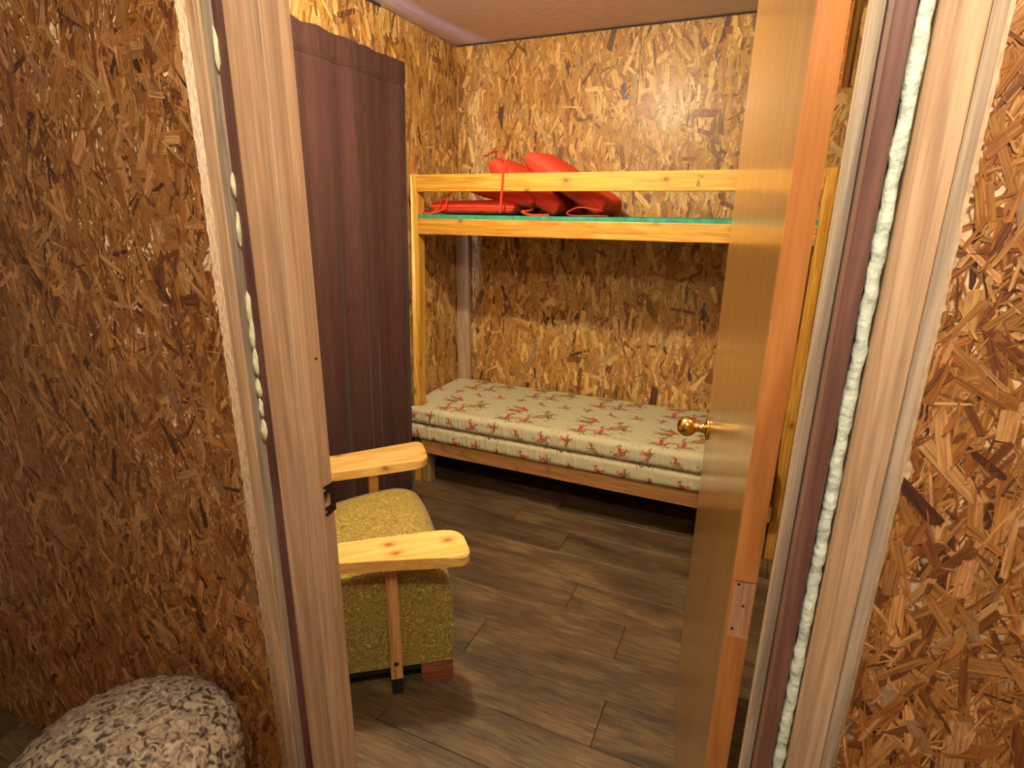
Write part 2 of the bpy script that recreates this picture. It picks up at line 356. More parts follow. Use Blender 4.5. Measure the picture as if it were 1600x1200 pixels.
def osb_panel(parent, O, A, N, width, height, seed, dens=1.0, spread=0.30, pal=PAL, size=1.0, thick=0.0125, holes=None):
    rng = np.random.default_rng(seed)
    area = width*height
    A = np.array(A, float); N = np.array(N, float); Zv = np.array([0, 0, 1.0])
    spec = [(420, (0.09, 0.21), (0.016, 0.046)), (1200, (0.05, 0.14), (0.007, 0.018)), (2800, (0.03, 0.10), (0.0025, 0.007)), (190, (0.06, 0.15), (0.014, 0.036))]
    spec = [(d/size**2, a_, b_) for d, a_, b_ in spec]
    parts = []
    for d, lr, wr in spec:
        n = int(area*d*dens)
        parts.append(np.stack([rng.uniform(*lr, n)*size, rng.uniform(*wr, n)*size], 1))
    # loose order among the first three layers, broad chips scattered on top
    base = np.concatenate(parts[:3]); rng.shuffle(base)
    LW = np.concatenate([base, parts[3][: len(parts[3])//2]])
    n = len(LW)
    ca = rng.uniform(0, width, n); cb = rng.uniform(0, height, n)
    ang = np.pi/2 + rng.normal(0, spread, n)
    rnd = rng.random(n) < 0.24; ang[rnd] = rng.uniform(0, np.pi, rnd.sum())
    l = LW[:, 0]/2; wd = LW[:, 1]/2
    # six corners with ragged ends
    U = np.stack([-l, -l*rng.uniform(0.7, 1.05, n), l*rng.uniform(0.7, 1.05, n), l, l*rng.uniform(0.75, 1.0, n), -l*rng.uniform(0.75, 1.0, n)], 1)
    V = np.stack([wd*rng.uniform(-.3, .3, n), -wd, -wd*rng.uniform(0.6, 1, n), wd*rng.uniform(-.4, .4, n), wd, wd*rng.uniform(0.6, 1, n)], 1)
    c, s = np.cos(ang)[:, None], np.sin(ang)[:, None]
    a = np.clip(ca[:, None] + U*c - V*s, 0, width); b = np.clip(cb[:, None] + U*s + V*c, 0, height)
    dep = np.linspace(0.0002, 0.0018, n)[:, None] + (U/l[:, None])*rng.normal(0, 0.00022, n)[:, None] + (V/wd[:, None])*rng.normal(0, 0.00012, n)[:, None]
    dep = np.maximum(dep, 0.0001)
    P = (a[..., None]*A + b[..., None]*Zv + dep[..., None]*N).reshape(-1, 3)
    ci = rng.choice(len(pal), n, p=PALW)
    nt_ = len(LW)-len(base); ci[-nt_:] = rng.choice(len(pal), nt_, p=[0.22, 0.42, 0.08, 0.17, 0.03, 0.08])
    colr = pal[ci] * rng.uniform(0.82, 1.16, n)[:, None] * (1 + rng.normal(0, 0.03, (n, 3)))
    G = np.stack([U + rng.uniform(0, 50, n)[:, None], V + rng.uniform(0, 5, n)[:, None], np.repeat(rng.uniform(0, 9, n)[:, None], 6, 1)], -1).reshape(-1, 3)
    slab = np.array([x*A + z*Zv + t*N for t in (-thick, 0.0) for x, z in ((0, 0), (width, 0), (width, height), (0, height))])
    verts = np.concatenate([slab, P]); nv = len(verts)
    sf = np.array([0,1,2,3, 4,5,6,7, 0,1,5,4, 1,2,6,5, 2,3,7,6, 3,0,4,7])
    lv = np.concatenate([sf, 8+np.arange(n*6)])
    ls = np.concatenate([np.arange(6)*4, 24+np.arange(n)*6])
    me = bpy.data.meshes.new('osb_panel')
    me.vertices.add(nv); me.vertices.foreach_set('co', verts.astype(np.float32).ravel())
    me.loops.add(len(lv)); me.loops.foreach_set('vertex_index', lv.astype(np.int32))
    me.polygons.add(len(ls)); me.polygons.foreach_set('loop_start', ls.astype(np.int32))
    me.update(calc_edges=True)
    C = np.ones((nv, 4), np.float32); C[:8, :3] = (0.70, 0.50, 0.30); C[8:, :3] = np.repeat(colr, 6, 0)
    at = me.attributes.new('fcol', 'FLOAT_COLOR', 'POINT'); at.data.foreach_set('color', C.ravel())
    GG = np.zeros((nv, 3), np.float32); GG[:8] = slab; GG[8:] = G
    ag = me.attributes.new('grain', 'FLOAT_VECTOR', 'POINT'); ag.data.foreach_set('vector', GG.ravel())
    p = wpos(parent)
    return link('osb_panel', me, M_osb, parent, (O[0]-p.x, O[1]-p.y, O[2]-p.z))

# ------------------------------------------------------------------ the setting
XL, XR, YB, YF, ZC = -1.78, 1.00, 3.21, 0.80, 2.44
YH = 0.6515                       # hall face of the partition
HX0, HX1, HY0 = -2.6, 1.9, -1.6

# floor: planks over a subfloor
floor_o = box('floor', HX0, HX1, HY0, YB+0.05, -0.05, -0.012, M_sub, bev=0)
tag(floor_o, 'brown wood-grain plank floor of the room and hall', kind='structure')
PW = 0.185; row0 = 1.66
joints = {0: -0.314, -1: -0.82, -2: -0.293, 1: -0.56, 2: -0.10, 3: -0.72, 4: -1.03}
k0 = math.floor((HY0-row0)/PW); k1 = math.ceil((YB-row0)/PW)
plank_cache = {}
for k in range(k0, k1):
    y0 = row0 + k*PW; y1 = min(y0 + PW, YB)
    off = joints.get(k, random.uniform(-1.2, 0.0))
    xs = [HX0]; x = off
    while x > HX0 + 0.25: x -= 1.22
    x += 1.22
    while x < HX1 - 0.1:
        xs.append(x); x += 1.22
    xs.append(HX1)
    for xa, xb in zip(xs[:-1], xs[1:]):
        key = (round(xb-xa, 3), round(y1-y0, 3))
        if key not in plank_cache:
            bm = bmesh.new(); L_, W_ = xb-xa-0.0016, y1-y0-0.0016
            bm_box(bm, -L_/2, L_/2, -W_/2, W_/2, -0.012, 0.0, 0.0014, 1)
            plank_cache[key] = bm_mesh('floor_plank', bm)
        p = floor_o.location
        link('floor_plank', plank_cache[key], M_floor, floor_o, ((xa+xb)/2-p.x, (y0+y1)/2-p.y, 0.0-p.z))

ceil_o = box('ceiling', HX0, HX1, HY0, YB+0.05, ZC, ZC+0.04, M_ceil, bev=0)
tag(ceil_o, 'smooth pale mauve ceiling with faint texture', kind='structure')

# back wall
wb = box('wall_back', XL-0.06, XR+0.06, YB+0.014, YB+0.06, 0.0, ZC, M_core, bev=0)
tag(wb, 'varnished strand board wall behind the bunk', kind='structure')
for i, (xa, xb) in enumerate(((XL, -0.715), (-0.7135, 0.505), (0.5065, XR))):
    osb_panel(wb, (xa, YB, 0.0), (1, 0, 0), (0, -1, 0), xb-xa, ZC-0.006, 11+i)
box('ceiling_gap', XL, XR, YB-0.006, YB-0.001, ZC-0.008, ZC-0.0005, M_gap, wb, bev=0)
# left wall
wl = box('wall_left', XL-0.06, XL-0.014, YF, YB, 0.0, ZC, M_core, bev=0)
tag(wl, 'varnished strand board wall behind the brown curtain', kind='structure')
for i, (ya, yb) in enumerate(((YF, 1.28), (1.2815, 2.50), (2.5015, YB-0.002))):
    osb_panel(wl, (XL, ya, 0.0), (0, 1, 0), (1, 0, 0), yb-ya, ZC-0.006, 21+i, dens=(0.35, 0.7, 1.0)[i], spread=0.22)
box('ceiling_gap', XL+0.001, XL+0.006, YF, 2.49, ZC-0.012, ZC-0.0005, M_gap, wl, bev=0)
# right wall (mostly behind the open door)
wr = box('wall_right', XR+0.014, XR+0.06, YF, YB, 0.0, ZC, M_core, bev=0)
tag(wr, 'strand board wall beyond the open door', kind='structure')
for i, (ya, yb) in enumerate(((YF, 2.0), (2.0015, YB-0.002))):
    osb_panel(wr, (XR, yb, 0.0), (0, -1, 0), (-1, 0, 0), yb-ya, ZC-0.006, 31+i, dens=0.4)

# partition with the doorway; bare studs show around the frame
JX0, JX1 = -0.745, 0.0764; DZ = 2.20
wf = box('wall_front', JX0-0.10, JX0-0.062, 0.70, 0.785, 0.0, ZC, M_core, bev=0)
tag(wf, 'strand board partition with bare studs around the doorway', kind='structure')
for i, (xa, xb) in enumerate(((HX0, -2.04), (-2.0385, -0.815))):
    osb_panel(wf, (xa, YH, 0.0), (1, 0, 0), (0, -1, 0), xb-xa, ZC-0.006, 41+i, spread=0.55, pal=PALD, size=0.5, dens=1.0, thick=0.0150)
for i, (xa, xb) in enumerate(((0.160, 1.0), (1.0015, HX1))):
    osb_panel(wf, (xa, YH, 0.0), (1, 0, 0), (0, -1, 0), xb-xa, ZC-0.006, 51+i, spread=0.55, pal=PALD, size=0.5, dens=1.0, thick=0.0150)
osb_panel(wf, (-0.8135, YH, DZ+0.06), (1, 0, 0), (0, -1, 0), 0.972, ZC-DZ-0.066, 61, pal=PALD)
osb_panel(wf, (-0.775, YF, 0.0), (-1, 0, 0), (0, 1, 0), -0.775-XL, ZC-0.006, 63, dens=0.4)
osb_panel(wf, (XR, YF, 0.0), (-1, 0, 0), (0, 1, 0), XR-0.105, ZC-0.006, 64, dens=0.4)
osb_panel(wf, (0.105, YF, DZ+0.03), (-1, 0, 0), (0, 1, 0), 0.88, ZC-DZ-0.036, 65, dens=0.4)
box('stud', -0.790, -0.7665, 0.670, 0.786, 0.0, ZC, M_grey_z, wf, 0.0015)
box('stud', -0.840, -0.7908, 0.6672, 0.786, 0.0, ZC, M_tan_z, wf, 0.0015)
box('stud', 0.1105, 0.1485, 0.668, 0.786, 0.0, ZC, M_tan_z, wf, 0.0015)
box('stud', 0.149, 0.187, 0.6672, 0.786, 0.0, ZC, M_grey_z, wf, 0.0015)
for x_ in (-2.0, -1.6, -1.2, 0.55, 0.97, 1.4):
    box('stud', x_, x_+0.038, 0.668, 0.786, 0.0, ZC, M_tan_z, wf, 0)
def foam_lump(x, y, z, rx, rz, mat):
    rng = random.Random(int(z*1e4)); prof = []
    bm = bmesh.new(); bmesh.ops.create_icosphere(bm, subdivisions=2, radius=1.0)
    for v in bm.verts:
        k = 1+rng.uniform(-.25, .25); v.co = Vector((v.co.x*rx*k, v.co.y*0.006*k, v.co.z*rz*k))
    p = wpos(wf)
    return link('foam_lump', bm_mesh('foam_lump', bm), mat, wf, (x-p.x, y-p.y, z-p.z), smooth=True)
for z, rz, rx in ((1.565, 0.022, 0.004), (1.50, 0.03, 0.003), (1.375, 0.03, 0.005), (1.33, 0.035, 0.005), (1.28, 0.025, 0.006), (1.235, 0.018, 0.006), (1.20, 0.02, 0.004), (1.16, 0.022, 0.007), (1.75, 0.03, 0.004)):
    foam_lump(-0.7645, 0.669, z, rx, rz, M_foam)
rngf = random.Random(3); bm = bmesh.new()
bm_tube(bm, [(rngf.uniform(-.0008, .0008), rngf.uniform(-.001, .001), 0.004+i*0.012) for i in range(183)], [0.0072+rngf.uniform(-.0012, .0006) for i in range(183)], 8)
pf = wpos(wf); link('foam_seal', bm_mesh('foam_seal', bm), M_foam_g, wf, (0.1025-pf.x, 0.676-pf.y, -pf.z), smooth=True)

# door frame: three boards, each with its stop
def jamb_map(a, b, c): return (c, a, b)      # a->y  b->z  c->x
me = recess_box('trim_1', 0.670, 0.800, 0.0, DZ, -0.765, JX0, (0.7665, 0.790), (0.958, 0.986), 0.014, jamb_map)
for v in me.vertices: v.co = v.co - Vector((-0.755, 0.735, 0.0))
t1 = link('trim_1', me, M_jamb, None, (-0.755, 0.735, 0.0))
tag(t1, 'pinkish brown latch-side door frame board with dark strike plate', kind='structure')
box('stop', JX0, JX0+0.012, 0.725, 0.7635, 0.0, DZ-0.012, M_jamb, t1, 0.0015)
box('dark_edge', -0.765, JX0+0.0002, 0.6685, 0.6698, 0.0, DZ, M_jamb_dark, t1, 0)
# strike plate: bronze, open on the stop side, lip curling past the frame edge
bm = bmesh.new()
bm_box(bm, 0, 0.0018, 0.7655, 0.792, 0.9855, 1.004, 0.0004, 1)
bm_box(bm, 0, 0.0018, 0.7655, 0.792, 0.939, 0.9585, 0.0004, 1)
bm_box(bm, 0, 0.0018, 0.7905, 0.8065, 0.939, 1.004, 0.0006, 1)
for v in bm.verts:
    v.co = Vector((JX0 + v.co.x + 0.0003 - (max(0, v.co.y-0.8005)*0.35), v.co.y, v.co.z)) - t1.location
sp = link('strike_plate', bm_mesh('strike_plate', bm), M_strike, t1); sp['label'] = 'dark bronze strike plate'
for z in (0.996, 0.948):
    bm = bmesh.new(); bmesh.ops.create_icosphere(bm, subdivisions=2, radius=0.0032)
    for v in bm.verts: v.co.x *= 0.4
    link('screw', bm_mesh('screw', bm), M_steel, sp, Vector((JX0+0.0022, 0.7755, z))-t1.location, smooth=True)
bm = bmesh.new(); bm_tube(bm, [(0, 0, 0), (0.0012, 0, 0)], 0.0025, 10)
link('nail_head', bm_mesh('nail_head', bm), M_dkbolt, t1, Vector((JX0, 0.787, 1.264))-t1.location)

t2 = box('trim_2', JX1, 0.0945, 0.670, 0.800, 0.0, DZ, M_jamb_r, None, 0.0015)
tag(t2, 'dark reddish brown hinge-side door frame board', kind='structure')
box('stop', JX1-0.0135, JX1, 0.722, 0.764, 0.0, DZ-0.012, M_grey_z, t2, 0.0045)
t3 = box('trim_3', -0.765, 0.0945, 0.670, 0.800, DZ, DZ+0.02, M_jamb, None, 0.0015)
tag(t3, 'brown head board across the top of the doorway', kind='structure')
box('stop', JX0, JX1, 0.725, 0.764, DZ-0.012, DZ, M_jamb, t3, 0.0015)

# hall behind the camera
wq = box('wall_rear', HX0, HX1, HY0-0.05, HY0, 0.0, ZC, M_hallwall, bev=0); tag(wq, 'plain wall at the far side of the hall', kind='structure')
wq = box('wall_hall_left', HX0-0.05, HX0, HY0, YH, 0.0, ZC, M_hallwall, bev=0); tag(wq, 'plain end wall of the hall on the left', kind='structure')
wq = box('wall_hall_right', HX1, HX1+0.05, HY0, YH, 0.0, ZC, M_hallwall, bev=0); tag(wq, 'plain end wall of the hall on the right', kind='structure')

# ------------------------------------------------------------------ the open door
DA = math.radians(7.93); DW, DT = 0.80, 0.035
hx, hy = 0.0174, 0.83
me_bm = bmesh.new(); bm_box(me_bm, 0.009, DW, -DT, 0, 0.012, DZ-0.015, 0.0012, 1)
door = link('door_1', bm_mesh('door_1', me_bm), M_door, None, (hx, hy, 0), (0, 0, math.pi/2 + DA))
tag(door, 'varnished golden brown flush door standing open into the room', 'door', kind='structure')
def lip_map(a, b, c): return (-c, a, b)      # a->y  b->z  c->-x
me = recess_box('edge_lipping', -DT, 0.0, 0.012, DZ-0.015, -0.0088, 0.0, (-DT+0.0005, -0.0035), (0.882, 0.986), 0.0022, lip_map)
lip = link('edge_lipping', me, M_lip, door); lip['label'] = 'orange stained hinge edge of the door'
bm = bmesh.new(); bm_box(bm, 0.0018, 0.0030, -DT+0.001, -0.004, 0.883, 0.985, 0)
mo = link('hinge_mortise', bm_mesh('hinge_mortise', bm), M_bare, lip); mo['label'] = 'bare cut-out of a missing hinge with three screw holes'
for y, z in ((-0.010, 0.978), (-0.021, 0.940), (-0.010, 0.895)):
    bm = bmesh.new(); bm_tube(bm, [(0.0010, 0, 0), (0.0035, 0, 0)], 0.0024, 10)
    link('screw_hole', bm_mesh('screw_hole', bm), M_black, lip, (0.0004, y, z))
for zz in (0.20, 1.72):
    bm = bmesh.new(); bm_tube(bm, [(0, 0, -0.045), (0, 0, 0.045)], 0.006, 10)
    link('hinge_barrel', bm_mesh('hinge_barrel', bm), M_brass, door, (-0.002, -DT-0.007, zz))
KZ = 0.962
def knob(side):
    prof = [(0.0, 0.0), (0.031, 0.0), (0.032, 0.004), (0.028, 0.008), (0.016, 0.010), (0.0135, 0.018), (0.0125, 0.030), (0.015, 0.034)]
    for i in range(14):
        t = -1.05 + (math.pi/2+1.05)*i/13; prof.append((max(0.0005, 0.0285*math.cos(t)), 0.058 + 0.0275*math.sin(t)))
    me = lathe_mesh('door_knob', prof, 40, 'Y')
    k = link('door_knob', me, M_brass, door, (DW-0.062, 0.0 if side > 0 else -DT, KZ), smooth=True)
    if side < 0: k.rotation_euler = (0, 0, math.pi)
    k['label'] = 'polished brass ball knob'
    return k
knob(1); knob(-1)
bm = bmesh.new(); bm_box(bm, DW-0.0002, DW+0.0012, -0.030, -0.005, KZ-0.028, KZ+0.028, 0.0003, 1)
link('latch_plate', bm_mesh('latch_plate', bm), M_brass, door)

# ------------------------------------------------------------------ window behind the curtain
wn = box('window_1', XL+0.0025, XL+0.006, 1.20, 2.30, 1.02, 2.02, M_pane, bev=0)
tag(wn, 'daylit window hidden behind the brown curtain', kind='structure')
for a, b_, c, d in ((1.15, 1.20, 0.97, 2.07), (2.30, 2.35, 0.97, 2.07), (1.20, 2.30, 0.97, 1.02), (1.20, 2.30, 2.02, 2.07), (1.735, 1.765, 1.02, 2.02)):
    box('window_frame', XL+0.0025, XL+0.022, a, b_, c, d, M_white, wn, 0.001)

# ------------------------------------------------------------------ bunk bed
BX1 = 0.17
bunk = empty('bunk_bed', (-0.75, 2.85, 0.0))
tag(bunk, 'pine built-in bunk bed against the strand board wall', 'bunk bed')
box('guard_rail', -1.664, BX1, 2.56, 2.598, 1.624, 1.705, M_pine_x, bunk, 0.003)
box('front_board', -1.664, BX1, 2.56, 2.598, 1.417, 1.4955, M_pine_x, bunk, 0.003)
dk = box('deck', -1.664, BX1, 2.562, 3.196, 1.4958, 1.514, M_green, bunk, 0.001); dk['label'] = 'green painted upper deck'
for y in (2.75, 2.95, 3.155): box('deck_bearer', -1.664, BX1, y, y+0.038, 1.42, 1.4955, M_pine_dull, bunk, 0.001)
fp = box('post', -1.720, -1.6795, 2.56, 2.628, 0.0, 1.708, M_pine_z, bunk, 0.003, shear_x=0.0285)
bp_ = box('post', -1.776, -1.690, 3.160, 3.196, 0.0, 1.4955, M_post_grey, bunk, 0.002); bp_['label'] = 'pale unvarnished back post'
box('post', BX1, BX1+0.04, 2.56, 2.628, 0.0, 1.708, M_pine_z, bunk, 0.003)
box('post', BX1, BX1+0.04, 3.160, 3.196, 0.0, 1.4955, M_pine_z, bunk, 0.002)
box('lower_rail', -1.665, BX1, 2.520, 2.5585, 0.208, 0.286, M_pine_dull, bunk, 0.003)
box('lower_deck', -1.665, BX1, 2.5590, 3.158, 0.258, 0.286, M_pine_dull, bunk, 0.001)
box('leg', -1.693, -1.637, 2.566, 2.618, 0.0, 0.2575, M_rough_z, bunk, 0.004)
box('leg', -0.78, -0.72, 3.05, 3.10, 0.0, 0.2575, M_rough_z, bunk, 0.003)
box('leg', BX1-0.06, BX1-0.004, 2.566, 2.618, 0.0, 0.2575, M_rough_z, bunk, 0.004)
# faint grade stamp on the guard rail, printed sideways
gr = [o for o in bunk.children if o.name.startswith('guard_rail')][0]
gp = wpos(gr)
def mark(segs, wdt):
    bm = bmesh.new()
    for (x0, z0, x1, z1) in segs:
        a = Vector((x0, 0, z0)); b_ = Vector((x1, 0, z1)); t = (b_-a).normalized(); n = Vector((-t.z, 0, t.x))*wdt/2
        q = [a-n, b_-n, b_+n, a+n]; bm.faces.new([bm.verts.new(p) for p in q])
    return bm
sx, sz = -0.295, 1.6645
S = []
# sideways figure and bars
S += [(sx+0.000, sz+0.014, sx+0.000, sz+0.019), (sx+0.000, sz+0.019, sx+0.006, sz+0.021), (sx+0.006, sz+0.021, sx+0.012, sz+0.011), (sx+0.012, sz+0.011, sx+0.012, sz+0.021)]
S += [(sx+0.018, sz+0.011, sx+0.018, sz+0.021)]
# sideways block letters
z = sz + 0.001
S += [(sx-0.004, z, sx+0.006, z), (sx+0.006, z, sx+0.006, z+0.003)]
z -= 0.005; S += [(sx-0.004, z, sx+0.006, z), (sx+0.006, z, sx+0.001, z-0.0025), (sx+0.001, z-0.0025, sx+0.006, z-0.005), (sx+0.006, z-0.005, sx-0.004, z-0.005)]
z -= 0.009; S += [(sx-0.004, z, sx+0.006, z), (sx-0.004, z, sx-0.004, z-0.005), (sx+0.001, z, sx+0.001, z-0.005), (sx+0.006, z, sx+0.006, z-0.005), (sx-0.004, z-0.005, sx+0.006, z-0.005)]
z -= 0.010; S += [(sx-0.003, z, sx+0.001, z+0.002), (sx+0.001, z+0.002, sx+0.005, z-0.002)]
S += [(sx+0.011, sz-0.010, sx+0.011, sz-0.024)]
bm = mark(S, 0.0021)
for v in bm.verts: v.co = Vector((v.co.x, 2.5596, v.co.z)) - gp
st = link('grade_stamp', bm_mesh('grade_stamp', bm), M_ink, gr); st['label'] = 'small dark lumber stamp printed sideways'

# ------------------------------------------------------------------ mattresses with a printed sheet
CREAM = np.array([0.53, 0.495, 0.305])
RED = np.array([0.58, 0.035, 0.03]); BRN = np.array([0.30, 0.125, 0.045]); TAN = np.array([0.48, 0.27, 0.10]); DRK = np.array([0.085, 0.04, 0.025]); TEAL = np.array([0.03, 0.115, 0.115])
TW, TH, RES = 0.405, 0.40, 0.002
NX, NY = int(TW/RES), int(TH/RES)
gx, gy = np.meshgrid((np.arange(NX)+.5)*RES, (np.arange(NY)+.5)*RES, indexing='ij')
tile = np.tile(CREAM, (NX, NY, 1)).astype(float)
def wrapd(d, T): return (d + T/2) % T - T/2
def p_ell(cx, cy, rx, ry, ang, col):
    dx = wrapd(gx-cx, TW); dy = wrapd(gy-cy, TH); c, s = math.cos(ang), math.sin(ang)
    u = (dx*c + dy*s)/rx; v = (-dx*s + dy*c)/ry
    tile[(u*u + v*v) < 1] = col
def p_line(x0, y0, x1, y1, wdt, col):
    dx = wrapd(gx-x0, TW); dy = wrapd(gy-y0, TH); ex, ey = x1-x0, y1-y0
    t = np.clip((dx*ex + dy*ey)/(ex*ex+ey*ey+1e-9), 0, 1)
    d = np.hypot(dx-t*ex, dy-t*ey); tile[d < wdt/2] = col
class Fig:
    def __init__(s, x, y, ang=0, flip=1, sc=1.0, sy=1.4):
        s.sy = sy; s.x, s.y, s.c, s.s, s.f, s.k, s.a = x, y, math.cos(ang), math.sin(ang), flip, sc*1.28, ang
    def p(s, x, y):
        x *= s.f*s.k; y *= s.k*s.sy; return s.x + x*s.c - y*s.s, s.y + x*s.s + y*s.c
    def line(s, x0, y0, x1, y1, wdt, col): p_line(*s.p(x0, y0), *s.p(x1, y1), wdt*s.k, col)
    def ell(s, x, y, rx, ry, a, col): p_ell(*s.p(x, y), rx*s.k, ry*s.k*(1+(s.sy-1)*.7), s.a + a*s.f, col)
def horse(f, body=BRN):
    f.ell(0, 0, .031, .0125, .25, DRK); f.ell(0, 0, .028, .010, .25, body); f.ell(-.010, .002, .010, .005, .3, TAN)
    f.line(.022, .008, .036, .024, .010, body); f.line(.036, .024, .047, .018, .008, body); f.line(.030, .022, .020, .014, .004, DRK)
    f.line(.020, -.004, .038, -.016, .005, DRK); f.line(.038, -.016, .046, -.008, .004, DRK); f.line(.014, -.008, .026, -.026, .005, body)
    f.line(-.022, -.006, -.036, -.022, .005, body); f.line(-.024, -.002, -.044, -.012, .005, DRK); f.line(-.028, .0, -.048, .012, .005, TAN)
    f.line(-.048, .012, -.056, .006, .004, DRK)
def rider(f, shirt=RED, hat=TEAL, x=0.0, y=.012):
    f.line(x, y, x+.006, y-.020, .007, TEAL); f.ell(x-.002, y+.012, .009, .014, .3, shirt); f.line(x+.004, y+.016, x+.020, y+.012, .005, shirt); f.line(x-.006, y+.018, x-.022, y+.032, .005, shirt)
    f.ell(x-.002, y+.029, .005, .005, 0, TAN); f.ell(x-.003, y+.036, .011, .005, .2, hat)
def fallen(f):
    f.ell(.016, 0, .018, .010, -.2, RED); f.ell(.036, -.004, .006, .006, 0, TAN); f.line(0, .002, -.030, .010, .006, TEAL); f.line(0, -.003, -.026, .0, .006, TEAL)
    f.line(-.030, .010, -.046, .013, .005, DRK); f.line(.014, .008, .004, .022, .004, DRK); f.line(.030, -.006, .040, -.016, .004, RED)
def squig(x, y, n=5, col=BRN, dx=.014):
    for i in range(n): p_line(x+i*dx, y+(.004 if i % 2 else 0), x+(i+1)*dx, y+(0 if i % 2 else .004), .0028, col)
fallen(Fig(.085, .345, -.05)); horse(Fig(.080, .300, -.25, 1, .95))
f = Fig(.255, .275, .25, 1, 1.15); horse(f, np.array([.38, .20, .07])); rider(f, np.array([.36, .18, .06]), TEAL, .012, .004)
squig(.19, .235, 6, TAN); p_ell(.285, .215, .014, .006, -.3, BRN); p_ell(.300, .210, .008, .005, -.3, TAN)
f = Fig(.075, .165, -.15, 1, .95); horse(f, np.array([.42, .16, .06])); rider(f)
f = Fig(.190, .172, .2, -1, .9); horse(f, np.array([.44, .20, .09])); rider(f, RED, TEAL)
squig(.255, .145, 6, BRN)
f = Fig(.040, .070, 1.0, 1, .6, 1.0); horse(f); rider(f, RED, BRN)
f = Fig(.180, .050, -.5, -1, .68, 1.0); horse(f, np.array([.36, .17, .07])); p_ell(.165, .075, .008, .008, 0, RED)
f = Fig(.310, .055, .1, 1, .68, 1.0); horse(f, np.array([.46, .12, .06])); rider(f, RED, TEAL)
squig(.350, .110, 4, TAN); squig(.02, .235, 4, BRN)
def sample(u, v):
    i = (np.mod(u, TW)/RES).astype(int) % NX; j = (np.mod(v, TH)/RES).astype(int) % NY
    return tile[i, j]

def snoise(x, seed, freqs):
    r = np.random.default_rng(seed); out = 0*x
    for f_ in freqs: out = out + np.sin(x*f_*2*np.pi + r.uniform(0, 6.28)) * r.uniform(.5, 1)
    return out/len(freqs)

